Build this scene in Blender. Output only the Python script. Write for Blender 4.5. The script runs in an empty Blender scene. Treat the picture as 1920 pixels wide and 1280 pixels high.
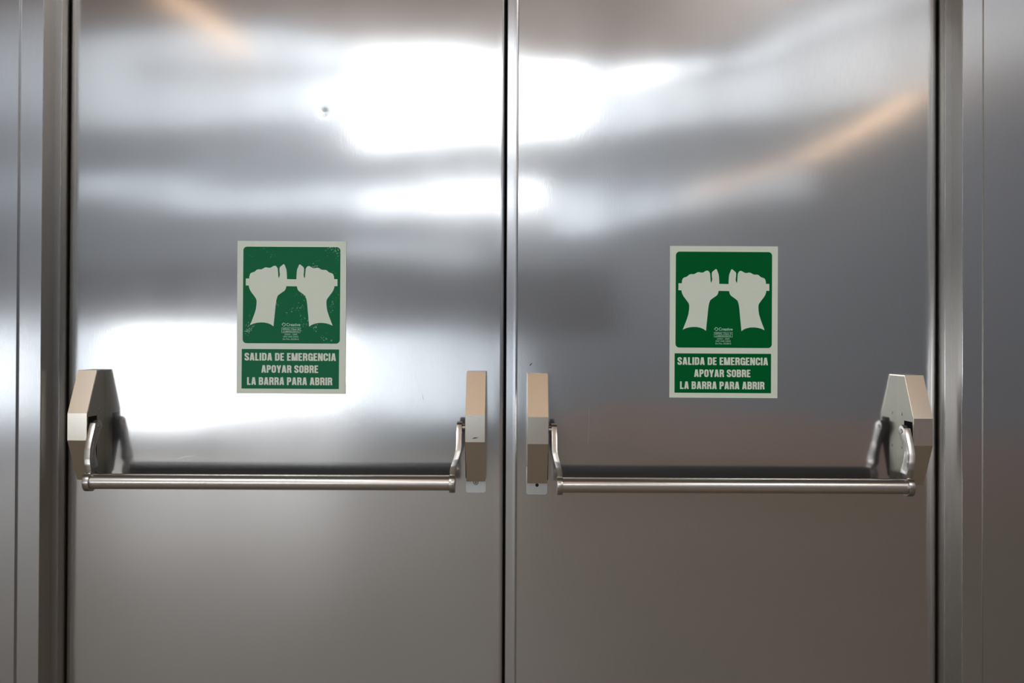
import bpy, bmesh, math
import numpy as np
from mathutils import Vector, Matrix, Euler
from mathutils.geometry import tessellate_polygon

sc = bpy.context.scene
COL = sc.collection
PI = math.pi

# ---------------------------------------------------------------- camera
CAM_Z = 1.27            # lens height above the floor
CAM_D = 1.55            # lens to door plane (door plane is y = 0, hall is at y < 0)
cam_data = bpy.data.cameras.new('camera')
cam_data.sensor_width = 36.0
cam_data.lens = 28.35
cam_data.shift_y = -0.0047
cam_data.clip_start = 0.05
cam = bpy.data.objects.new('camera', cam_data)
COL.objects.link(cam)
cam.location = (0, -CAM_D, CAM_Z)
cam.rotation_mode = 'QUATERNION'
_q = Euler((math.radians(90.34), 0, 0)).to_quaternion()
_r = Euler((0, 0, math.radians(0.25))).to_quaternion()
cam.rotation_quaternion = _q @ _r
sc.camera = cam

# ---------------------------------------------------------------- world, exposure
world = bpy.data.worlds.new('world')
sc.world = world
world.use_nodes = True
world.node_tree.nodes['Background'].inputs[0].default_value = (0.55, 0.62, 0.7, 1)
world.node_tree.nodes['Background'].inputs[1].default_value = 0.3
sc.view_settings.view_transform = 'Standard'
sc.view_settings.look = 'None'
sc.view_settings.exposure = 0.2
sc.view_settings.gamma = 1.0
sc.view_settings.use_curve_mapping = False
sc.cycles.max_bounces = 8
sc.cycles.diffuse_bounces = 4
sc.cycles.glossy_bounces = 6
sc.cycles.sample_clamp_indirect = 8

# ---------------------------------------------------------------- lights added for the hall
def area(name, loc, size, power, color, rot=(0, 0, 0)):
    l = bpy.data.lights.new(name, 'AREA')
    l.shape = 'RECTANGLE'; l.size, l.size_y = size
    l.energy = power; l.color = color
    o = bpy.data.objects.new(name, l)
    COL.objects.link(o); o.location = loc; o.rotation_euler = rot
    return o
area('hall_fill', (-2.6, -5.2, 5.70), (1.5, 0.3), 150, (0.90, 0.96, 1.0))  # unseen fill lights added to brighten the walls and signs
area('hall_fill', (3.0, -5.9, 5.70), (1.5, 0.3), 120, (0.90, 0.96, 1.0))
area('ceiling_fill', (-0.6, -4.9, 3.3), (10.5, 2.0), 62, (1.0, 0.74, 0.48), (PI, 0, 0))  # added to warm the ceiling that the housings' upper facets mirror

# ---------------------------------------------------------------- units: 1 u = 1.025 mm on the door plane
S = 1.025e-3
def U(u): return u * S
def V(v): return CAM_Z - v * S

# ---------------------------------------------------------------- materials
def mat(name): 
    m = bpy.data.materials.new(name); m.use_nodes = True
    return m, m.node_tree, m.node_tree.nodes['Principled BSDF']

def simple(name, col, rough=0.5, metal=0.0, spec=0.5):
    m, nt, b = mat(name)
    b.inputs['Base Color'].default_value = (*col, 1)
    b.inputs['Roughness'].default_value = rough
    b.inputs['Metallic'].default_value = metal
    b.inputs['Specular IOR Level'].default_value = spec
    return m

def steel(name, col, rough, haze=0.0, haze_rough=0.45, grain=0.02, gscale=(900, 900, 60), rvar=0.03):
    """stainless steel: sharp-ish lobe + wider haze lobe, fine brushed grain in bump and roughness"""
    m, nt, b = mat(name)
    N, L = nt.nodes, nt.links
    tc = N.new('ShaderNodeTexCoord'); mp = N.new('ShaderNodeMapping')
    mp.inputs['Scale'].default_value = gscale
    L.new(tc.outputs['Object'], mp.inputs['Vector'])
    n = N.new('ShaderNodeTexNoise'); n.inputs['Scale'].default_value = 1.0; n.inputs['Detail'].default_value = 2
    L.new(mp.outputs[0], n.inputs['Vector'])
    n2 = N.new('ShaderNodeTexNoise'); n2.inputs['Scale'].default_value = 4.0; n2.inputs['Detail'].default_value = 3
    L.new(tc.outputs['Object'], n2.inputs['Vector'])
    mr = N.new('ShaderNodeMapRange'); mr.inputs['To Min'].default_value = rough - rvar; mr.inputs['To Max'].default_value = rough + rvar
    L.new(n2.outputs['Fac'], mr.inputs['Value'])
    L.new(mr.outputs[0], b.inputs['Roughness'])
    mc = N.new('ShaderNodeMix'); mc.data_type = 'RGBA'
    mc.inputs[6].default_value = (*[c * 0.93 for c in col], 1); mc.inputs[7].default_value = (*[min(1, c * 1.07) for c in col], 1)
    L.new(n.outputs['Fac'], mc.inputs[0]); L.new(mc.outputs[2], b.inputs['Base Color'])
    b.inputs['Metallic'].default_value = 1.0
    bp = N.new('ShaderNodeBump'); bp.inputs['Strength'].default_value = grain; bp.inputs['Distance'].default_value = 0.001
    L.new(n.outputs['Fac'], bp.inputs['Height']); L.new(bp.outputs[0], b.inputs['Normal'])
    if haze > 0:
        b2 = N.new('ShaderNodeBsdfPrincipled')
        b2.inputs['Metallic'].default_value = 1.0
        b2.inputs['Roughness'].default_value = haze_rough
        L.new(mc.outputs[2], b2.inputs['Base Color']); L.new(bp.outputs[0], b2.inputs['Normal'])
        mx = N.new('ShaderNodeMixShader'); mx.inputs[0].default_value = haze
        L.new(b.outputs[0], mx.inputs[1]); L.new(b2.outputs[0], mx.inputs[2])
        L.new(mx.outputs[0], N['Material Output'].inputs['Surface'])
    return m

def wall_paint(name, c1, c2, scale, rough=0.7):
    m, nt, b = mat(name); N, L = nt.nodes, nt.links
    tc = N.new('ShaderNodeTexCoord'); n = N.new('ShaderNodeTexNoise')
    n.inputs['Scale'].default_value = scale; n.inputs['Detail'].default_value = 4
    L.new(tc.outputs['Object'], n.inputs['Vector'])
    mc = N.new('ShaderNodeMix'); mc.data_type = 'RGBA'
    mc.inputs[6].default_value = (*c1, 1); mc.inputs[7].default_value = (*c2, 1)
    L.new(n.outputs['Fac'], mc.inputs[0]); L.new(mc.outputs[2], b.inputs['Base Color'])
    b.inputs['Roughness'].default_value = rough
    return m

def glow(name, col, strength):
    m, nt, b = mat(name)
    b.inputs['Base Color'].default_value = (0.6, 0.6, 0.6, 1)
    b.inputs['Roughness'].default_value = 0.6
    b.inputs['Emission Color'].default_value = (*col, 1)
    b.inputs['Emission Strength'].default_value = strength
    return m

M = {}
M['door'] = steel('brushed_steel_door', (0.60, 0.60, 0.605), 0.11, haze=0.16, haze_rough=0.40, grain=0.02)
M['frame'] = steel('brushed_steel_frame', (0.55, 0.555, 0.57), 0.15, haze=0.25, grain=0.03)
M['reveal'] = steel('darkened_steel', (0.40, 0.37, 0.33), 0.30, haze=0.3, grain=0.03)  # darker steel, also carries the shade of the jamb returns in its colour
M['housing'] = steel('satin_nickel', (0.73, 0.68, 0.60), 0.17, haze=0.25, grain=0.01, rvar=0.02)
M['arm'] = steel('cast_nickel', (0.50, 0.475, 0.44), 0.24, haze=0.2, grain=0.01, rvar=0.02)
M['tube'] = steel('satin_tube', (0.64, 0.61, 0.565), 0.19, haze=0.3, grain=0.02, gscale=(40, 900, 900), rvar=0.02)
M['plate'] = steel('zinc_plate', (0.62, 0.63, 0.64), 0.30, haze=0.4, grain=0.02)
M['dark'] = simple('dark_gap', (0.012, 0.010, 0.009), 0.8, 0, 0.1)
M['black'] = simple('black_scuff', (0.02, 0.02, 0.02), 0.6, 0, 0.2)
M['floor'] = wall_paint('brown_stone_floor', (0.155, 0.118, 0.075), (0.205, 0.16, 0.108), 1.2, 0.42)
M['ceil'] = wall_paint('warm_wood_ceiling', (0.54, 0.36, 0.20), (0.61, 0.42, 0.25), 2.5, 0.6)
M['wall'] = wall_paint('grey_wall', (0.34, 0.38, 0.435), (0.385, 0.425, 0.48), 1.5, 0.7)
M['dark_slab'] = wall_paint('added_dark_slab', (0.085, 0.08, 0.095), (0.11, 0.105, 0.12), 1.5, 0.7)  # for the dark slabs added to the mirrored rear wall
M['blocker'] = simple('dark_brown_blocker', (0.035, 0.027, 0.022), 0.7)  # for the unseen slab added over the doors
M['cheek'] = steel('dull_cast_cheek', (0.44, 0.42, 0.35), 0.42, grain=0.01)
M['darkener'] = simple('dark_brown_darkener', (0.03, 0.022, 0.017), 0.6, 0, 0.2)  # for the dark strips added behind tubes and levers
M['fascia'] = wall_paint('taupe_fascia', (0.40, 0.33, 0.29), (0.46, 0.385, 0.34), 2.0, 0.6)
M['dado'] = wall_paint('rosy_dado', (0.50, 0.36, 0.31), (0.56, 0.41, 0.35), 2.0, 0.6)
M['mullion'] = simple('grey_mullion', (0.15, 0.15, 0.16), 0.5, 0.5)
M['win_bright'] = glow('daylit_glass_bright', (0.93, 0.97, 1.0), 4.0)
M['win_mid'] = glow('daylit_glass_soft', (0.86, 0.94, 1.0), 0.95)
M['win_dim'] = glow('daylit_glass_dim', (0.82, 0.90, 1.0), 0.55)
M['lamp'] = glow('warm_lamp', (1.0, 0.55, 0.22), 3.0)

# ---------------------------------------------------------------- mesh helpers
def link(name, me, m=None, parent=None):
    o = bpy.data.objects.new(name, me); COL.objects.link(o)
    if m is not None: me.materials.append(m)
    if parent is not None: o.parent = parent
    return o

def from_bm(name, bm, m, parent=None, smooth=False, bevel=0.0, seg=2, angle=30):
    if bevel > 0:
        es = [e for e in bm.edges if len(e.link_faces) == 2 and e.calc_face_angle(0) > math.radians(angle)]
        bmesh.ops.bevel(bm, geom=es, offset=bevel, segments=seg, affect='EDGES', profile=0.5, clamp_overlap=True)
    bmesh.ops.recalc_face_normals(bm, faces=bm.faces)
    me = bpy.data.meshes.new(name); bm.to_mesh(me); bm.free()
    if smooth:
        for p in me.polygons: p.use_smooth = True
    return link(name, me, m, parent)

def bm_box(bm, a, b):
    x0, y0, z0 = a; x1, y1, z1 = b
    vs = [bm.verts.new(c) for c in ((x0,y0,z0),(x1,y0,z0),(x1,y1,z0),(x0,y1,z0),(x0,y0,z1),(x1,y0,z1),(x1,y1,z1),(x0,y1,z1))]
    for f in ((0,3,2,1),(4,5,6,7),(0,1,5,4),(1,2,6,5),(2,3,7,6),(3,0,4,7)):
        bm.faces.new([vs[i] for i in f])

def box(name, a, b, m, parent=None, bevel=0.0, seg=2):
    bm = bmesh.new(); bm_box(bm, a, b)
    return from_bm(name, bm, m, parent, bevel=bevel, seg=seg)

def bm_prism(bm, pts, axis, a, b):
    """extrude 2-D outline along axis; 'x': pts=(y,z); 'y': pts=(x,z); 'z': pts=(x,y)"""
    def mk(p, t):
        return {'x': (t, p[0], p[1]), 'y': (p[0], t, p[1]), 'z': (p[0], p[1], t)}[axis]
    va = [bm.verts.new(mk(p, a)) for p in pts]; vb = [bm.verts.new(mk(p, b)) for p in pts]
    n = len(pts)
    for i in range(n):
        j = (i + 1) % n
        bm.faces.new((va[i], va[j], vb[j], vb[i]))
    tris = tessellate_polygon([[Vector((p[0], p[1], 0)) for p in pts]])
    if n <= 8:
        bm.faces.new(va); bm.faces.new(vb)
    else:
        for t in tris:
            bm.faces.new([va[i] for i in t]); bm.faces.new([vb[i] for i in t])

def prism(name, pts, axis, a, b, m, parent=None, bevel=0.0, seg=2, smooth=False, angle=30):
    bm = bmesh.new(); bm_prism(bm, pts, axis, a, b)
    return from_bm(name, bm, m, parent, bevel=bevel, seg=seg, smooth=smooth, angle=angle)

def bm_cyl(bm, p0, p1, r, n=24, r2=None):
    p0, p1 = Vector(p0), Vector(p1); d = (p1 - p0).normalized()
    a = d.orthogonal().normalized(); b = d.cross(a)
    r2 = r if r2 is None else r2
    A, B = [], []
    for i in range(n):
        t = 2 * PI * i / n; o = a * math.cos(t) + b * math.sin(t)
        A.append(bm.verts.new(p0 + o * r)); B.append(bm.verts.new(p1 + o * r2))
    for i in range(n):
        j = (i + 1) % n; bm.faces.new((A[i], A[j], B[j], B[i]))
    bm.faces.new(A[::-1]); bm.faces.new(B)

def shade_auto(o, deg=35):
    me = o.data
    bm = bmesh.new(); bm.from_mesh(me)
    for f in bm.faces: f.smooth = True
    for e in bm.edges:
        if len(e.link_faces) == 2 and e.calc_face_angle(0) > math.radians(deg): e.smooth = False
    bm.to_mesh(me); bm.free()

def structure(o): o['kind'] = 'structure'; return o
def tag(o, label, cat, group=None):
    o['label'] = label; o['category'] = cat
    if group: o['group'] = group
    return o
def empty(name, loc):
    o = bpy.data.objects.new(name, None); COL.objects.link(o); o.location = loc; o.empty_display_size = 0.05
    return o

# ---------------------------------------------------------------- the hall behind the camera
HX0, HX1, HY, HZ = -8.2, 5.0, -8.0, 5.8
OBL0, OBL1 = (1.2, -8.0), (5.0, -4.51)      # the rear wall turns towards the door here
plan = [(HX0, 0.25), (HX0, HY), OBL0, OBL1, (HX1, 0.25)]
structure(prism('floor', plan, 'z', -0.10, 0.0, M['floor']))
structure(prism('ceiling', plan, 'z', HZ, HZ + 0.10, M['ceil']))
structure(box('wall_left', (HX0 - 0.12, HY, 0), (HX0, 0.25, HZ), M['wall']))
structure(box('wall_right', (HX1, -4.51, 0), (HX1 + 0.12, 0.25, HZ), M['wall']))
structure(box('wall_rear', (HX0, HY - 0.12, 0), (OBL0[0], HY, HZ), M['wall']))
od = Vector((OBL1[0] - OBL0[0], OBL1[1] - OBL0[1], 0)); ol = od.length; od.normalize()
on = Vector((-od.y, od.x, 0))               # towards the hall
structure(prism('wall_rear_angled', [OBL0, OBL1, (OBL1[0] - on.x * .12, OBL1[1] - on.y * .12), (OBL0[0] - on.x * .12, OBL0[1] - on.y * .12)], 'z', 0, HZ, M['wall']))

K = (CAM_D + 8.0) / 1512.0                  # metres on the rear wall per unit of view angle
def RX(px): return (px - 960) * K
def RZ(py): return CAM_Z + (640 - py) * K

_glow = {}
def glass(k):
    if k not in _glow: _glow[k] = glow('daylit_glass', (0.74 + 0.05 * min(k, 4), 0.87 + 0.025 * min(k, 4), 1.0), k)
    return _glow[k]
REAR = (Vector((0, HY, 0)), Vector((1, 0, 0)), Vector((0, 1, 0)))
ANGLED = (Vector((OBL0[0], OBL0[1], 0)), od, on)
def slab(bm, fr, a0, a1, b0, b1, t0, t1):
    O, D, Nn = fr; vs = []
    for b in (b0, b1):
        for a, t in ((a0, t0), (a1, t0), (a1, t1), (a0, t1)):
            p = O + D * a + Nn * t; vs.append(bm.verts.new((p.x, p.y, b)))
    for f in ((0,3,2,1),(4,5,6,7),(0,1,5,4),(1,2,6,5),(2,3,7,6),(3,0,4,7)): bm.faces.new([vs[i] for i in f])

def opening(name, xs, z0, z1, ks, fr=REAR):
    """glazed opening: outer frame, one lit frosted pane per bay, slim mullions between the bays"""
    if isinstance(ks, (int, float)): ks = [ks] * (len(xs) - 1)
    x0, x1 = xs[0], xs[-1]
    bm = bmesh.new(); w = 0.03
    slab(bm, fr, x0 - w, x1 + w, z0 - w, z0, 0.0, 0.05); slab(bm, fr, x0 - w, x1 + w, z1, z1 + w, 0.0, 0.05)
    slab(bm, fr, x0 - w, x0, z0, z1, 0.0, 0.05); slab(bm, fr, x1, x1 + w, z0, z1, 0.0, 0.05)
    root = structure(from_bm(name, bm, M['mullion']))
    for i, k in enumerate(ks):
        bm = bmesh.new(); slab(bm, fr, xs[i] + (0.012 if i else 0), xs[i + 1] - (0.012 if i < len(ks) - 1 else 0), z0, z1, 0.01, 0.02)
        from_bm('pane', bm, glass(k), root)
        if i:
            bm = bmesh.new(); slab(bm, fr, xs[i] - 0.012, xs[i] + 0.012, z0, z1, 0.0, 0.04)
            from_bm('mullion', bm, M['mullion'], root)
    return root
def R(*p): return [RX(v) for v in p]
def slab_obj(name, fr, a0, a1, b0, b1, t0, t1, m):
    bm = bmesh.new(); slab(bm, fr, a0, a1, b0, b1, t0, t1); return structure(from_bm(name, bm, m))

# upper window row
opening('window_1', R(-330, -80, 150, 300, 450, 560, 645), RZ(235), RZ(72), [0.4, 0.55, 0.75, 0.9, 1.15, 1.8])
opening('window_2', R(660, 900, 1085, 1145), RZ(266), RZ(96), [4.2, 4.5, 1.4])
opening('window_3', (0.05, 0.45, 0.9, 1.4), 4.27, 4.56, [4.5, 3.4, 1.4], ANGLED)
opening('window_4', (0.05, 0.3, 0.7, 1.3, 2.2, 3.2, 4.9), 3.60, 4.22, [1.5, 1.2, 0.95, 0.72, 0.52, 0.4], ANGLED)
opening('window_5', (1.5, 2.2, 3.2, 4.9), 4.27, 4.50, [0.9, 0.6, 0.42], ANGLED)
# unseen lit panels added for the lower bright streaks mirrored in the doors
opening('lit_panel_6', R(-330, -80, 150, 300, 450, 560, 655), RZ(388), RZ(335), [0.5, 0.6, 0.85, 1.0, 1.2, 1.5])
opening('lit_panel_7', R(665, 800, 1020), RZ(396), RZ(350), [2.8, 4.3])
opening('lit_panel_8', R(1030, 1145), RZ(430), RZ(360), [1.3])
opening('lit_panel_9', (0.05, 0.7, 1.4, 2.4), 2.66, 3.02, [1.0, 0.75, 0.5], ANGLED)
opening('lit_panel_10', R(640, 900), RZ(485), RZ(452), [0.7])
# glazed entrance
opening('door_3', R(-200, -60, 80, 150, 205), RZ(785), RZ(618), [0.8, 3.2, 0.9, 1.4])
opening('door_4', R(212, 430, 640), RZ(790), RZ(622), [4.5, 4.5])
opening('door_5', R(648, 700, 770, 850, 920, 985), RZ(785), RZ(632), [1.9, 1.6, 1.3, 1.0, 0.6])
slab_obj('added_dark_bar', REAR, RX(260), RX(790), RZ(154), RZ(136), 0.0, 0.08, M['dark_slab'])  # unseen bar added to draw a grey streak through the window reflection
# timber fascia above the windows; dark band below the strip added to darken reflections
slab_obj('trim_8', REAR, RX(-330), RX(560), RZ(52), HZ, 0.0, 0.06, M['fascia'])
slab_obj('trim_9', REAR, RX(560), OBL0[0], RZ(84), HZ, 0.0, 0.06, M['fascia'])
slab_obj('trim_10', ANGLED, 0, 5.1, 4.70, HZ, 0.0, 0.06, M['fascia'])
slab_obj('added_dark_band', REAR, RX(-330), OBL0[0], RZ(605), RZ(497), 0.0, 0.05, M['dark_slab'])
slab_obj('baseboard_angled', ANGLED, 0, 5.1, 0.0, 0.50, 0.0, 0.05, M['dado'])
slab_obj('baseboard_rear', REAR, RX(1040), OBL0[0], 0.0, 0.42, 0.0, 0.05, M['dado'])
# warm light strips running down the walls
def strip_lamp(fr, p0, p1, w, k):
    O, D, Nn = fr
    a = O + D * p0[0] + Nn * 0.10 + Vector((0, 0, p0[1])); b = O + D * p1[0] + Nn * 0.10 + Vector((0, 0, p1[1]))
    bm = bmesh.new(); bm_cyl(bm, a, b, w, 12)
    structure(from_bm('strip_lamp', bm, glow('warm_lamp', (1.0, 0.64, 0.37), k)))
strip_lamp(ANGLED, (2.30, 3.07), (3.40, 3.56), 0.020, 5.0)
strip_lamp(ANGLED, (1.06, 2.86), (2.27, 3.06), 0.020, 2.0)
strip_lamp(REAR, (RX(300), RZ(0)), (RX(455), RZ(112)), 0.06, 2.3)

# ---------------------------------------------------------------- door wall
structure(box('added_blocker', (-2.6, -0.95, 2.55), (2.6, -0.0635, 2.8), M['blocker']))      # unseen dark slab added above the doors to darken what the bars reflect
structure(box('wall_front', (HX0, 0.10, 0), (HX1, 0.25, HZ), M['wall']))
DH = 2.10
# frames: plan outline (x, y) extruded; left side
def jamb(name, pts, m=M['frame']):
    o = prism(name, [(U(x), y) for x, y in pts], 'z', 0, DH + 0.06, m, bevel=0.0015, seg=4)
    return structure(o)
YF, YR = -0.063, -0.0256
tl = jamb('trim_1', [(-885, YF), (-848, YF), (-848, 0.10), (-885, 0.10)])
t = prism('rebate', [(U(-848), YR), (U(-835), YR), (U(-835), 0.10), (U(-848), 0.10)], 'z', 0, DH + 0.06, M['frame'], tl, bevel=0.0012, seg=4)
box('reveal_shade', (U(-848) , YF + 0.003, 0), (U(-848) + 0.0006, YR, DH + 0.05), M['reveal'], tl)  # thin darker skin, shade of the jamb return put into its colour
box('reveal_shade', (U(-835) , YR + 0.003, 0), (U(-835) + 0.0006, 0.09, DH + 0.05), M['reveal'], tl)
tr = jamb('trim_2', [(811, YF), (845.5, YF), (845.5, 0.10), (811, 0.10)])
prism('rebate', [(U(799), YR), (U(811), YR), (U(811), 0.10), (U(799), 0.10)], 'z', 0, DH + 0.06, M['frame'], tr, bevel=0.0012, seg=4)
box('reveal_shade', (U(811) - 0.0006, YF + 0.003, 0), (U(811), YR, DH + 0.05), M['reveal'], tr)
box('reveal_shade', (U(799) - 0.0006, YR + 0.003, 0), (U(799), 0.09, DH + 0.05), M['reveal'], tr)
# cladding beside the frames and above
structure(box('trim_3', (-2.6, YF, 0), (U(-892), 0.10, 3.0), M['frame'], bevel=0.0028, seg=4))
structure(box('trim_4', (U(848.5), YF, 0), (2.6, 0.10, 3.0), M['frame'], bevel=0.0012, seg=3))
box('shadow_gap', (U(-891.9), YF + 0.005, 0), (U(-885.1), 0.09, DH + 0.06), M['frame'], tl)
box('shadow_gap', (U(845.6), YF + 0.003, 0), (U(848.4), 0.09, DH + 0.06), M['reveal'], tr)
structure(box('trim_5', (U(-885), YF, DH + 0.062), (U(845.5), 0.10, 3.0), M['frame'], bevel=0.0015))
structure(box('trim_6', (U(-847.5), 0.047, 0.0), (U(810.5), 0.098, DH + 0.06), M['dark']))      # dark sheet behind the leaves, blackens the gaps

# ---------------------------------------------------------------- door leaves: buckled sheet steel
def G(u, v, cu, cv, su, sv): return np.exp(-0.5 * (((u - cu) / su) ** 2 + ((v - cv) / sv) ** 2))

def relief(u, v):
    """bulge of the sheet towards the hall in mm, u right and v down in door units from the lens axis"""
    u = np.asarray(u, float); v = np.asarray(v, float)
    h = 0.42 * np.sin(u / 210.0 + 0.6) * np.sin(v / 95.0 + 0.4 + u / 700.0)
    h += 0.10 * np.sin(u / 90.0 + v / 160.0) * np.sin(v / 33.0 + u / 260.0 + 0.9) * G(u, v, -100, -330, 500, 160)
    h += 0.17 * np.sin(u / 130.0 - 1.1 + v / 300.0) * np.sin(v / 47.0 + 1.3 + u / 400.0)
    h += 0.8 * G(u, v, -640, 230, 110, 65) - 0.8 * G(u, v, -330, 190, 120, 70)
    h -= 0.6 * G(u, v, 30, -610, 70, 50) + 1.5 * G(u, v, 400, -620, 130, 70)
    # dent punched into the left leaf
    h -= 0.45 * G(u, v, -355, -428, 3.6, 3.6)
    h -= 0.10 * G(u, v, -355, -436, 9, 10)
    return h

def leaf(name, u0, u1, m):
    x0, x1 = U(u0), U(u1); z0, z1 = 0.008, DH
    r = 0.0012
    nx = int((x1 - x0) / 0.004); nz = int((z1 - z0) / 0.004)
    xs = np.linspace(x0, x1, nx + 1); zs = np.linspace(z0, z1, nz + 1)
    X, Z = np.meshgrid(xs, zs)
    H = relief(X / S, (CAM_Z - Z) / S) * 1e-3
    e = np.minimum(np.minimum(X - x0, x1 - X) / 0.02, 1.0); e = e * e * (3 - 2 * e)
    Y = -H * e
    # folded edge
    d = np.minimum(X - x0, x1 - X)
    Y = Y + np.where(d < r, r - np.sqrt(np.maximum(r * r - (r - d) ** 2, 0)), 0)
    co = np.stack([X.ravel(), Y.ravel(), Z.ravel()], 1)
    W = nx + 1
    i = np.arange(nx)[None, :] + (np.arange(nz) * W)[:, None]
    f = np.stack([i, i + 1, i + 1 + W, i + W], -1).reshape(-1, 4)
    base = len(co); t = 0.045
    # rim to the back
    rim = list(range(0, W)) + [k * W + nx for k in range(1, nz + 1)] + [nz * W + k for k in range(nx - 1, -1, -1)] + [k * W for k in range(nz - 1, 0, -1)]
    bk = np.array([(co[k][0], t, co[k][2]) for k in rim]); n = len(rim)
    rf = [(rim[k], base + k, base + (k + 1) % n, rim[(k + 1) % n]) for k in range(n)]
    verts = np.concatenate([co, bk]).tolist()
    faces = f.tolist() + rf + [tuple(base + k for k in range(n))[::-1]]
    me = bpy.data.meshes.new(name); me.from_pydata(verts, [], faces); me.update()
    sm = np.ones(len(faces), bool); sm[len(f):] = False
    me.polygons.foreach_set('use_smooth', sm)
    return structure(link(name, me, m))

LL = (-832, -15.3); RL = (-7, 796)
door1 = leaf('door_1', *LL, M['door'])
door2 = leaf('door_2', *RL, M['door'])
# overlapping strip (astragal) on the right leaf, with folded edges and a shallow crease
pts = [(-11.0, 0.002), (-11.0, -0.0030), (-10.0, -0.0040), (2.0, -0.0044), (6.5, -0.0048), (9.3, -0.0042), (10.3, -0.0026), (10.3, 0.002)]
prism('astragal', [(U(a), b) for a, b in pts], 'z', 0.008, DH, M['frame'], door2, bevel=0.0006)
box('gap_strip', (U(-17), 0.012, 0.008), (U(-6), 0.046, DH), M['dark'], door2)  # dark strip filling the gap between the leaves

# ---------------------------------------------------------------- panic bars
def circle(cy, cz, r, a0, a1, n):
    return [(cy + r * math.cos(a0 + (a1 - a0) * i / n), cz + r * math.sin(a0 + (a1 - a0) * i / n)) for i in range(n + 1)]

BV, BD, BR = 252.5, 0.0755, 0.0138      # bar axis: v, distance from the door, radius
PV, PD = 157.0, 0.046                   # pivot of the levers

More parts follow.
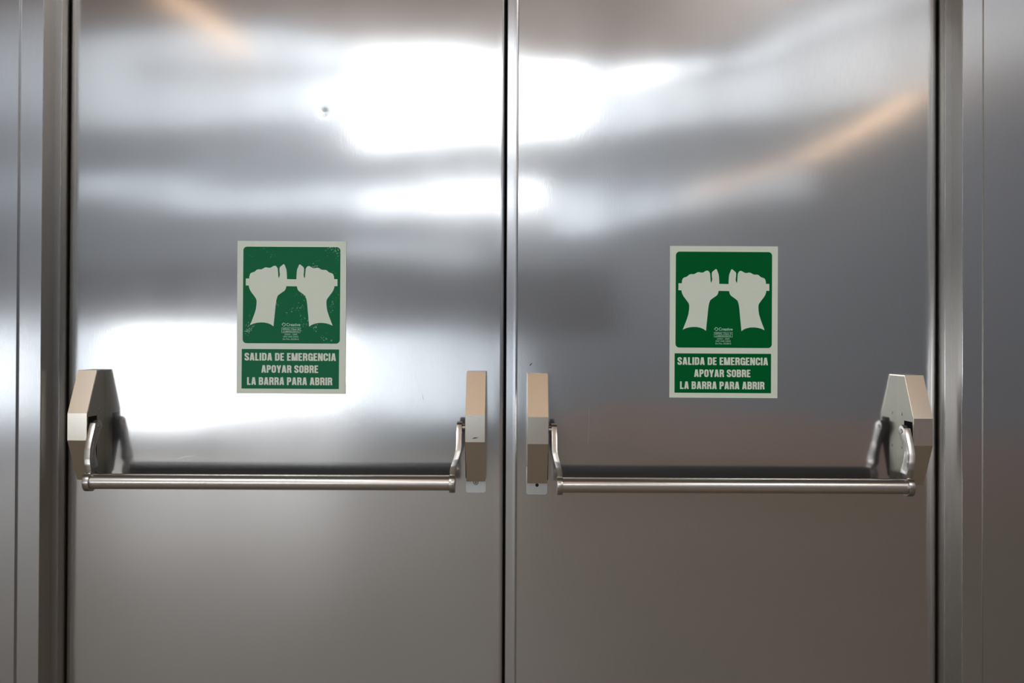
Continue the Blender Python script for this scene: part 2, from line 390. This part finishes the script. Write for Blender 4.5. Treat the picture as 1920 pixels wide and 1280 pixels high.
def panic_bar(outer, inner, sgn, zoff, label, tab, screw):
    """outer/inner = (housing u0, u1, lever u at pivot, lever u at bar); sgn = +1 when the inner end is on the right"""
    zo = -zoff * S
    root = empty('panic_bar', (0, 0, 0))
    tag(root, label, 'push bar', 'push bars on the emergency doors')
    def z(v): return V(v) + zo
    for k, (h0, h1, lp, lb) in enumerate((outer, inner)):
        side = 1 if lp > h1 else -1
        zt, z1, z2, zb = z(56), z(132.5), z(181), z(257.5)
        prof = [(0.0008, zt), (-0.030, zt), (-0.065, z1), (-0.065, z2), (-0.030, zb), (0.0008, zb)]
        h = prism('end_housing', prof, 'x', U(h0), U(h1), M['housing'], root, bevel=0.0012, seg=3, angle=15)
        xs = U(h1) if side > 0 else U(h0)
        ins = [(0.0008, zt - .002), (-0.029, zt - .002), (-0.0632, z1), (-0.0632, z2), (-0.029, zb + .002), (0.0008, zb + .002)]
        prism('side_plate', ins, 'x', xs - 0.0004 * side, xs + 0.0004 * side, M['cheek'], h)
        # dark patch put in for the shade of the lever recess, cover screws on the inner cheek
        prism('slot_shade', [(-0.030, z(139)), (-0.0605, z(139)), (-0.0612, z(182)), (-0.036, z(250)), (-0.030, z(250))], 'x', xs - 0.0002 * side, xs + 0.0008 * side, M['dark'], h)
        for dy, dv in ((-0.019, 128), (-0.019, 190)):
            bm = bmesh.new(); bm_cyl(bm, (xs, dy, z(dv)), (xs + 0.0012 * side, dy, z(dv)), 0.0030, 16, 0.0024)
            bm_cyl(bm, (xs + 0.0010 * side, dy, z(dv)), (xs + 0.0014 * side, dy, z(dv)), 0.0012, 6)
            from_bm('screw', bm, M['reveal'], h)
        # lever: web with a thick front rim, disc head at the pivot, eye around the bar
        T = 0.0100 if k else 0.0110
        xp, xb = U(lp), U(lb)
        by, bz, py, pz = -BD, z(BV), -PD, z(PV)
        front = [(-0.0585, z(150)), (-0.0640, z(163)), (-0.0710, z(178)), (-0.0775, z(195)), (-0.0820, z(210)), (-0.0830, z(222)), (-0.0815, z(232)), (-0.0800, z(238))]
        eye = circle(by, bz, 0.0178, math.radians(112), math.radians(412), 26)
        back = [(-0.0600, z(234)), (-0.0560, z(231)), (-0.0555, z(226)), (-0.0590, z(212)), (-0.0580, z(196)), (-0.0500, z(180)), (-0.0400, z(166))]
        head = circle(py, pz, 0.0112, math.radians(-30), math.radians(-190) + 2 * PI, 12)
        # outline order: front (top to bottom), eye, back (bottom to top), head
        outl = front + eye + back + [(p[0], p[1]) for p in circle(py, pz, 0.0112, math.radians(-20), math.radians(150), 10)]
        def jog(x, zz):
            t = min(1, max(0, (z(188) - zz) / (z(188) - z(236)))); t = t * t * (3 - 2 * t)
            return x + xp + (xb - xp) * t
        # subdivide outline into a plate: use prism then split by horizontal cuts so the jog bends smoothly
        bm = bmesh.new(); bm_prism(bm, outl, 'x', -T / 2, T / 2)
        bmesh.ops.remove_doubles(bm, verts=bm.verts, dist=1e-6)
        bmesh.ops.recalc_face_normals(bm, faces=bm.faces)
        es = [e for e in bm.edges if len(e.link_faces) == 2 and e.calc_face_angle(0) > math.radians(60)]
        bmesh.ops.bevel(bm, geom=es, offset=0.0016, segments=3, affect='EDGES', profile=0.5, clamp_overlap=True)
        for i in range(10):
            zz = z(186 + i * 5.5)
            g = bm.verts[:] + bm.edges[:] + bm.faces[:]
            bmesh.ops.bisect_plane(bm, geom=g, plane_co=(0, 0, zz), plane_no=(0, 0, 1), dist=1e-7)
        for v in bm.verts: v.co.x = jog(v.co.x, v.co.z)
        lev = from_bm('lever_arm', bm, M['arm'], root); shade_auto(lev, 40)
        # flat darker patch on both cheeks, stands in for the shade of a sunk pocket
        chan = [(-0.0560, z(172)), (-0.0640, z(184)), (-0.0710, z(199)), (-0.0745, z(214)), (-0.0740, z(226)), (-0.0640, z(224)), (-0.0630, z(210)), (-0.0620, z(197)), (-0.0545, z(183))]
        for sd in (-1, 1):
            bm = bmesh.new(); bm_prism(bm, chan, 'x', sd * (T / 2 - 0.0004), sd * (T / 2 + 0.0002))
            for i in range(10):
                g = bm.verts[:] + bm.edges[:] + bm.faces[:]
                bmesh.ops.bisect_plane(bm, geom=g, plane_co=(0, 0, z(186 + i * 5.5)), plane_no=(0, 0, 1), dist=1e-7)
            for v in bm.verts: v.co.x = jog(v.co.x, v.co.z)
            from_bm('channel_shade', bm, M['reveal'], lev)
        # dark strip added behind the lever to darken its mirror image
        bp = [(p[0] + 0.0004, p[1]) for p in back] + [(py + 0.0118 * math.cos(math.radians(a)), pz + 0.0118 * math.sin(math.radians(a))) for a in range(-20, 81, 20)]
        bm = bmesh.new(); prev = None
        for yy, zz in bp:
            cx_ = jog(0, zz); w_ = T * 0.42
            cur = (bm.verts.new((cx_ - w_, yy, zz)), bm.verts.new((cx_ + w_, yy, zz)))
            if prev: bm.faces.new((prev[0], prev[1], cur[1], cur[0]))
            prev = cur
        from_bm('lever_darkener', bm, M['darkener'], lev)
        # pivot pin into the housing, pin head on the free cheek
        bm = bmesh.new(); bm_cyl(bm, (xp, py, pz), (xs, py, pz), 0.0065, 20)
        bm_cyl(bm, (xp + side * T / 2, py, pz), (xp + side * (T / 2 + 0.0012), py, pz), 0.0046, 20, 0.0038)
        o = from_bm('pivot_pin', bm, M['reveal'], lev); shade_auto(o)
        if k:   # inner end: mounting plate that shows below the housing
            a0, a1 = tab
            pl = prism('mounting_plate', [(U(a0), z(232)), (U(a0), z(280)), (U(a0) + .003, z(283)), (U(a1) - .003, z(283)), (U(a1), z(280)), (U(a1), z(232))], 'y', -0.0014, 0.0008, M['plate'], root, bevel=0.0004)
            c = (U((a0 + a1) / 2 + screw[1]), z(screw[2]))
            if screw[0] == 'screw':
                bm = bmesh.new(); bm_cyl(bm, (c[0], -0.001, c[1]), (c[0], -0.0030, c[1]), 0.0040, 20, 0.0034)
                s_ = from_bm('screw', bm, M['plate'], pl)
                bm = bmesh.new()
                for a in (0.5, 0.5 + PI / 2):
                    d = Vector((math.cos(a), 0, math.sin(a))) * 0.0026; w = Vector((-math.sin(a), 0, math.cos(a))) * 0.0005
                    q = [Vector((c[0], -0.0031, c[1])) + s1 * d + s2 * w for s1, s2 in ((-1,-1),(1,-1),(1,1),(-1,1))]
                    bm.faces.new([bm.verts.new(p) for p in q])
                cr = from_bm('screw_slot', bm, M['black'], pl)
                bm = bmesh.new(); bm_cyl(bm, (c[0], -0.0010, c[1]), (c[0], -0.0016, c[1]), 0.0048, 20); from_bm('screw_hole', bm, M['black'], pl)
            else:
                bm = bmesh.new(); bm_cyl(bm, (c[0], -0.0010, c[1]), (c[0], -0.0016, c[1]), 0.0033, 20); from_bm('screw_hole', bm, M['black'], pl)
    # the tube between the two eyes
    xa, xb = sorted((U(outer[3]), U(inner[3])))
    bm = bmesh.new(); bm_cyl(bm, (xa + 0.003, -BD, z(BV)), (xb - 0.003, -BD, z(BV)), BR, 64)
    o = from_bm('push_tube', bm, M['tube'], root); shade_auto(o)
    # dark strip added behind the tube, only darkens its mirror image in the door
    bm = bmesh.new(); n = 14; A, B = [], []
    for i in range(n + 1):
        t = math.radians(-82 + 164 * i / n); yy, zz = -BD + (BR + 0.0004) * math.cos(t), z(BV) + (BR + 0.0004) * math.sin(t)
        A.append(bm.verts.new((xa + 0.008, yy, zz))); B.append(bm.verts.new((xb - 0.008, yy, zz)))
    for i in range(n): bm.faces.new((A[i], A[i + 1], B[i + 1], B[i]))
    ins = from_bm('tube_darkener', bm, M['darkener'], o)
    return root, z

pb1, zl = panic_bar((-797.5, -763, -755.5, -751.5), (-83, -48, -94.5, -105), 1, 0.0,
    'brushed metal push bar across the left steel door, screw on its lower right plate', (-85, -48), ('screw', 0, 264))
pb2, zr = panic_bar((722, 756.5, 714, 707), (29, 66, 77, 86), -1, 3.0,
    'brushed metal push bar across the right steel door, empty hole in its lower left plate', (28, 67), ('hole', 0.5, 265.5))

def sliver(name, pts, w, parent, y, m):
    bm = bmesh.new()
    P = [Vector((U(a), -y, V(b))) for a, b in pts]
    n = len(P); up, dn = [], []
    for i, p in enumerate(P):
        d = (P[min(i + 1, n - 1)] - P[max(i - 1, 0)]).normalized(); s = Vector((-d.z, 0, d.x)) * w * S * (0.25 if i in (0, n - 1) else 1)
        up.append(bm.verts.new(p + s)); dn.append(bm.verts.new(p - s))
    for i in range(n - 1): bm.faces.new((up[i], up[i + 1], dn[i + 1], dn[i]))
    return from_bm(name, bm, m, parent)
for pts, w in (([(-70.5, 174.5), (-66, 173.4), (-60, 173.2)], 1.0), ([(-79, 134.5), (-72, 135.2)], 0.6), ([(-58.5, 138), (-57.5, 141)], 0.6)):
    sliver('scuff', pts, w, pb1, 0.0654, M['black'])

# ---------------------------------------------------------------- emergency exit signs
def sign_green(name, col, wear, fade):
    m, nt, b = mat(name); N, L = nt.nodes, nt.links
    tc = N.new('ShaderNodeTexCoord')
    n = N.new('ShaderNodeTexNoise'); n.inputs['Scale'].default_value = 420; n.inputs['Detail'].default_value = 2
    L.new(tc.outputs['Object'], n.inputs['Vector'])
    n2 = N.new('ShaderNodeTexNoise'); n2.inputs['Scale'].default_value = 28; n2.inputs['Detail'].default_value = 2
    L.new(tc.outputs['Object'], n2.inputs['Vector'])
    mu = N.new('ShaderNodeMath'); mu.operation = 'MULTIPLY'; L.new(n.outputs['Fac'], mu.inputs[0]); L.new(n2.outputs['Fac'], mu.inputs[1])
    r = N.new('ShaderNodeMapRange'); r.inputs['From Min'].default_value = wear; r.inputs['From Max'].default_value = wear + 0.06
    L.new(mu.outputs[0], r.inputs['Value'])
    mc = N.new('ShaderNodeMix'); mc.data_type = 'RGBA'; mc.inputs[6].default_value = (*col, 1); mc.inputs[7].default_value = (0.35, 0.55, 0.42, 1)
    L.new(r.outputs[0], mc.inputs[0])
    L.new(mc.outputs[2], b.inputs['Base Color'])
    b.inputs['Roughness'].default_value = 0.38; b.inputs['Specular IOR Level'].default_value = fade
    return m
M['cream'] = wall_paint('luminescent_cream', (0.71, 0.77, 0.65), (0.74, 0.80, 0.68), 40, 0.6)
M['green_worn'] = sign_green('green_print_worn', (0.0, 0.135, 0.045), 0.385, 0.13)
M['green_text'] = sign_green('green_print_text', (0.0, 0.135, 0.050), 0.46, 0.16)
M['green'] = sign_green('green_print', (0.0, 0.115, 0.026), 0.62, 0.04)
M['fine'] = simple('pale_green_print', (0.40, 0.62, 0.50), 0.5)

def text_mesh(s, bold=0.0):
    cu = bpy.data.curves.new('t', 'FONT'); cu.body = s; cu.size = 1.0; cu.offset = bold; cu.resolution_u = 3
    ob = bpy.data.objects.new('t', cu); COL.objects.link(ob)
    dg = bpy.context.evaluated_depsgraph_get(); dg.update()
    me = bpy.data.meshes.new_from_object(ob.evaluated_get(dg))
    bpy.data.objects.remove(ob)
    return me

# heavy condensed capitals drawn as strokes (unit cap height)
def arc(cx, cy, rx, ry, a0, a1, n=6):
    return [(cx + rx * math.cos(math.radians(a0 + (a1 - a0) * i / n)), cy + ry * math.sin(math.radians(a0 + (a1 - a0) * i / n))) for i in range(n + 1)]
x0_, x1_, lo, hi, q_ = 0.10, 0.40, 0.085, 0.915, 0.15
GL = {
 'O': (0.50, [arc(x1_-q_, hi-q_, q_, q_, 90, 0) + arc(x1_-q_, lo+q_, q_, q_, 0, -90) + arc(x0_+q_, lo+q_, q_, q_, -90, -180) + arc(x0_+q_, hi-q_, q_, q_, 180, 90)]),
 'C': (0.49, [[(x1_, 0.63)] + arc(x1_-q_, hi-q_, q_, q_, 0, 90) + arc(x0_+q_, hi-q_, q_, q_, 90, 180) + arc(x0_+q_, lo+q_, q_, q_, 180, 270) + arc(x1_-q_, lo+q_, q_, q_, -90, 0) + [(x1_, 0.37)]]),
 'G': (0.50, [[(x1_, 0.66)] + arc(x1_-q_, hi-q_, q_, q_, 0, 90) + arc(x0_+q_, hi-q_, q_, q_, 90, 180) + arc(x0_+q_, lo+q_, q_, q_, 180, 270) + arc(x1_-q_, lo+q_, q_, q_, -90, 0) + [(x1_, 0.54)], [(0.27, 0.475), (0.49, 0.475)], [(0.435, 0.0), (0.435, 0.5)]]),
 'S': (0.49, [[(x1_, 0.68)] + arc(x1_-q_, hi-q_, q_, q_, 0, 90) + arc(x0_+q_, hi-q_, q_, q_, 90, 180) + [(0.105, 0.66), (0.16, 0.575), (0.34, 0.43), (0.395, 0.33)] + arc(x1_-q_, lo+q_, q_, q_, 0, -90) + arc(x0_+q_, lo+q_, q_, q_, -90, -180) + [(x0_, 0.32)]]),
 'D': (0.50, [[(0.10, 0), (0.10, 1)], [(0.10, hi)] + arc(x1_-q_, hi-q_, q_, q_, 90, 0) + arc(x1_-q_, lo+q_, q_, q_, 0, -90) + [(0.10, lo)]]),
 'P': (0.48, [[(0.10, 0), (0.10, 1)], [(0.10, hi), (0.26, hi)] + arc(0.26, 0.79, 0.12, 0.125, 90, 0) + arc(0.26, 0.60, 0.12, 0.125, 0, -90) + [(0.10, 0.475)]]),
 'R': (0.50, [[(0.10, 0), (0.10, 1)], [(0.10, hi), (0.27, hi)] + arc(0.27, 0.79, 0.125, 0.125, 90, 0) + arc(0.27, 0.63, 0.125, 0.125, 0, -90) + [(0.10, 0.505)], [(0.26, 0.50), (0.36, 0.44), (0.39, 0.34), (0.40, 0.12), (0.43, 0.0)]]),
 'B': (0.50, [[(0.10, 0), (0.10, 1)], [(0.10, hi), (0.26, hi)] + arc(0.26, 0.805, 0.125, 0.11, 90, 0) + arc(0.26, 0.635, 0.125, 0.11, 0, -90) + [(0.10, 0.525)], [(0.26, 0.525)] + arc(0.27, 0.40, 0.13, 0.125, 90, 0) + arc(0.27, 0.21, 0.13, 0.125, 0, -90) + [(0.10, lo)]]),
 'E': (0.42, [[(0.10, 0), (0.10, 1)], [(0.10, hi), (0.40, hi)], [(0.10, 0.51), (0.37, 0.51)], [(0.10, lo), (0.41, lo)]]),
 'L': (0.40, [[(0.10, 0), (0.10, 1)], [(0.10, lo), (0.39, lo)]]),
 'I': (0.20, [[(0.10, 0), (0.10, 1)]]),
 'A': (0.52, [[(0.095, 0), (0.225, 1)], [(0.425, 0), (0.295, 1)], [(0.14, 0.25), (0.38, 0.25)]]),
 'M': (0.66, [[(0.09, 0), (0.09, 1)], [(0.57, 0), (0.57, 1)], [(0.15, 1), (0.30, 0)], [(0.51, 1), (0.36, 0)]]),
 'N': (0.52, [[(0.09, 0), (0.09, 1)], [(0.43, 0), (0.43, 1)], [(0.13, 1), (0.39, 0)]]),
 'Y': (0.50, [[(0.08, 1), (0.235, 0.42)], [(0.42, 1), (0.265, 0.42)], [(0.25, 0), (0.25, 0.47)]]),
}
def stroke_quads(path, w):
    P = [Vector(p) for p in path]; n = len(P); L, Rr = [], []
    for i, p in enumerate(P):
        d0 = (p - P[i - 1]) if i else (P[1] - p); d1 = (P[i + 1] - p) if i < n - 1 else d0
        if d0.length < 1e-6: d0 = d1
        if d1.length < 1e-6: d1 = d0
        d = (d0.normalized() + d1.normalized()).normalized(); nn = Vector((-d.y, d.x)); m = 1 / max(0.6, nn.dot(Vector((-d0.normalized().y, d0.normalized().x))))
        L.append(p + nn * w * m); Rr.append(p - nn * w * m)
    return [(L[i], L[i + 1], Rr[i + 1], Rr[i]) for i in range(n - 1)]
def letters(s):
    out, x = [], 0.0
    for ch in s:
        if ch == ' ': x += 0.24; continue
        wd, paths = GL[ch]
        for pth in paths:
            if ch == 'O': pth = pth + [pth[0]]
            pp = [pth[0]] + [b for a, b in zip(pth, pth[1:]) if (Vector(a) - Vector(b)).length > 1e-5]
            hw = 0.085 if (len(pp) == 2 and abs(pp[0][1] - pp[1][1]) < 0.01) else (0.082 if ch in 'MN' and abs(pp[0][0] - pp[-1][0]) > 0.02 else 0.095)
            for qd in stroke_quads(pp, hw):
                out.append([(v.x + x, min(1.0, max(0.0, v.y))) for v in qd])
        x += wd + 0.065
    return out, x - 0.065

# local sign frame: a right, b down in door units from the top-left corner; y is out of the door
def sign(u0, v0, w, h, rot, label, green, y):
    root_bm = bmesh.new()
    def P(a, b, t): return (U(a), -t, -b * S)
    def flat(name, polys, t0, t1, m, parent):
        bm = bmesh.new()
        for pts in polys:
            bm_prism(bm, [(U(a), -b * S) for a, b in pts], 'y', -t0, -t1)
        o = from_bm(name, bm, m, parent); return o
    root = flat('exit_sign', [[(0, 0), (w, 0), (w, h), (0, h)]], 0.0, 0.0010, M['cream'], None)
    root.location = (U(u0), -y, V(v0)); root.rotation_euler = (0, rot, 0)
    tag(root, label, 'sign', 'emergency exit signs')
    kx, ky = w / 204.0, h / 284.5
    def rr(x0, y0, x1, y1, r):
        out = []
        for cx, cy, a in ((x1 - r, y0 + r, -90), (x1 - r, y1 - r, 0), (x0 + r, y1 - r, 90), (x0 + r, y0 + r, 180)):
            for i in range(7):
                t = math.radians(a + 15 * i); out.append((cx + r * math.cos(t), cy + r * math.sin(t)))
        return [(a * kx, b * ky) for a, b in out]
    flat('pictogram_panel', [rr(11, 10.7, 193, 190.7, 7)], 0.0009, 0.0012, green, root)
    flat('text_panel', [[(a * kx, b * ky) for a, b in ((9.5, 201.5), (191.8, 201.5), (191.8, 275.3), (9.5, 275.3))]], 0.0009, 0.0012, M['green_text'] if green is M['green_worn'] else green, root)
    L_ = [(752,443),(752,400),(748,340),(742,290),(725,245),(712,214),(700,205),(688,211),(665,230),(640,250),(632,272),(633,320),(640,370),(633,402),(622,428),
          (613,400),(609,340),(604,278),(590,250),(570,232),(545,232),(520,245),(497,260),(475,265),(450,263),(425,257),(400,260),(370,277),(345,290),(290,290),(268,298),
          (250,315),(230,330),(185,345),(170,355),(160,372),(152,400),(150,437),(95,437),(95,548),(143,548),(147,575),(160,612),(180,648),(215,693),(245,733),(264,762),
          (271,800),(268,860),(258,930),(235,1005),(203,1090),(168,1178),(220,1155),(280,1140),(340,1134),(400,1136),(460,1149),(505,1168),(543,1195),(548,1130),(558,1030),
          (568,930),(575,850),(585,780),(596,738),(608,706),(640,680),(680,652),(710,632),(728,610),(738,582),(743,555)]
    full = L_ + [(1656 - x, yy + 2) for x, yy in reversed(L_)]
    flat('hands_pictogram', [[((x / 8.535 + 5) * kx, (yy / 8.535 + 19) * ky) for x, yy in full]], 0.0011, 0.0014, M['cream'], root)
    def text(s, a0, a1, b0, b1, name, m, bold, t=0.0013):
        me = text_mesh(s, bold)
        co = np.empty(len(me.vertices) * 3); me.vertices.foreach_get('co', co); co = co.reshape(-1, 3)
        mn, mx = co.min(0), co.max(0)
        X = a0 + (co[:, 0] - mn[0]) / (mx[0] - mn[0]) * (a1 - a0)
        Zv = b1 - (co[:, 1] - mn[1]) / (mx[1] - mn[1]) * (b1 - b0)
        out = np.stack([X * kx * S, np.full(len(X), -t), -Zv * ky * S], 1)
        me.vertices.foreach_set('co', out.ravel()); me.update(); me.name = name
        return link(name, me, m, root)
    def caps(s, a0, a1, b0, b1):
        qs, wd = letters(s); bm = bmesh.new()
        for i, qd in enumerate(qs):     # strokes lie a few microns apart, like layers of ink
            ar = sum(qd[j][0] * qd[(j + 1) % 4][1] - qd[(j + 1) % 4][0] * qd[j][1] for j in range(4))
            if ar < 0: qd = qd[::-1]
            vs = [bm.verts.new(((a0 + x_ / wd * (a1 - a0)) * kx * S, -0.0013 - 6e-6 * (i % 40), -(b1 - y_ * (b1 - b0)) * ky * S)) for x_, y_ in qd]
            bm.faces.new(vs)
        me = bpy.data.meshes.new('lettering'); bm.to_mesh(me); bm.free(); return link('lettering', me, M['cream'], root)
    q = lambda x: (x - 62) / 4.13
    r_ = lambda y_: (y_ - 48) / 4.13
    caps('SALIDA DE EMERGENCIA', q(123), q(830), r_(910), r_(969))
    caps('APOYAR SOBRE', q(254), q(694), r_(1004), r_(1062))
    caps('LA BARRA PARA ABRIR', q(144), q(803), r_(1097), r_(1156))
    text('Creative', q(444), q(553), r_(679), r_(703), 'fine_print', M['fine'], 0.02)
    text('SEÑAL Clase A', q(416), q(545), r_(717), r_(733), 'fine_print', M['fine'], 0.02)
    text('LUMINISCENTE', q(420), q(540), r_(738), r_(749), 'fine_print', M['fine'], 0.02)
    text('23034 - 2009', q(430), q(529), r_(761), r_(772), 'fine_print', M['fine'], 0.01)
    text('NW UNE 23035', q(421), q(538), r_(778), r_(790), 'fine_print', M['fine'], 0.01)
    text('Dt.Tlm. 02/2015', q(419), q(541), r_(797), r_(809), 'fine_print', M['fine'], 0.01)
    # thin frame around the class line, round arrow mark
    X0, X1, Y0, Y1, g = q(408), q(552), r_(714), r_(754), 0.6
    fr = [[(X0, Y0), (X1, Y0), (X1, Y0 + g), (X0, Y0 + g)], [(X0, Y1 - g), (X1, Y1 - g), (X1, Y1), (X0, Y1)],
          [(X0, Y0), (X0 + g, Y0), (X0 + g, Y1), (X0, Y1)], [(X1 - g, Y0), (X1, Y0), (X1, Y1), (X1 - g, Y1)]]
    flat('print_frame', [[(a * kx, b * ky) for a, b in p] for p in fr], 0.0011, 0.0013, M['fine'], root)
    cx, cy = q(425), r_(691)
    ring = []
    for rad, ang in ((3.4, range(-150, 121, 15)), (2.3, range(120, -151, -15))):
        ring += [(cx + rad * math.cos(math.radians(a)), cy + rad * math.sin(math.radians(a))) for a in ang]
    head = [(cx - 4.4, cy - 0.4), (cx - 1.0, cy - 1.2), (cx - 2.4, cy + 1.6)]
    flat('print_mark', [[(a * kx, b * ky) for a, b in p] for p in (ring, head)], 0.0011, 0.0013, M['fine'], root)
    return root

sign(-515.2, -188.5 + 2.2 - 0.0, 204.0, 285.8, 0.0015, 'worn green and cream emergency exit sign with pale scuffs, on the left steel door', M['green_worn'], 0.0006)
sign(295.6, -180.5, 202.2, 284.2, 0.0015, 'clean green and cream emergency exit sign, on the right steel door', M['green'], 0.0006)

# ---------------------------------------------------------------- scuffs and scratches on the sheet
def px(*pp): return [(a - 960 + 0.0043 * (b - 640), b - 640 - 0.0043 * (a - 960)) for a, b in pp]
for d, pts, w, m in ((door2, px((993, 686), (995, 683), (998, 680)), 0.9, 'black'), (door2, px((1008, 692), (1013, 697)), 0.5, 'reveal'),
                  (door1, px((792, 740), (794, 749)), 0.8, 'reveal'), (door2, px((1105, 765), (1102, 832)), 0.35, 'plate'),
                  (door1, px((333, 860), (350, 855), (368, 854)), 0.4, 'plate'), (door2, px((1004, 354), (1009, 355)), 0.6, 'plate'),
                  (door1, px((500, 739.5), (506, 741)), 0.9, 'reveal'), (door1, px((590, 742), (596, 739)), 1.0, 'reveal')):
    cu = sum(p[0] for p in pts) / len(pts); cv = sum(p[1] for p in pts) / len(pts)
    sliver('scuff', pts, w, d, float(relief(cu, cv)) * 1e-3 + 0.0004, M[m])
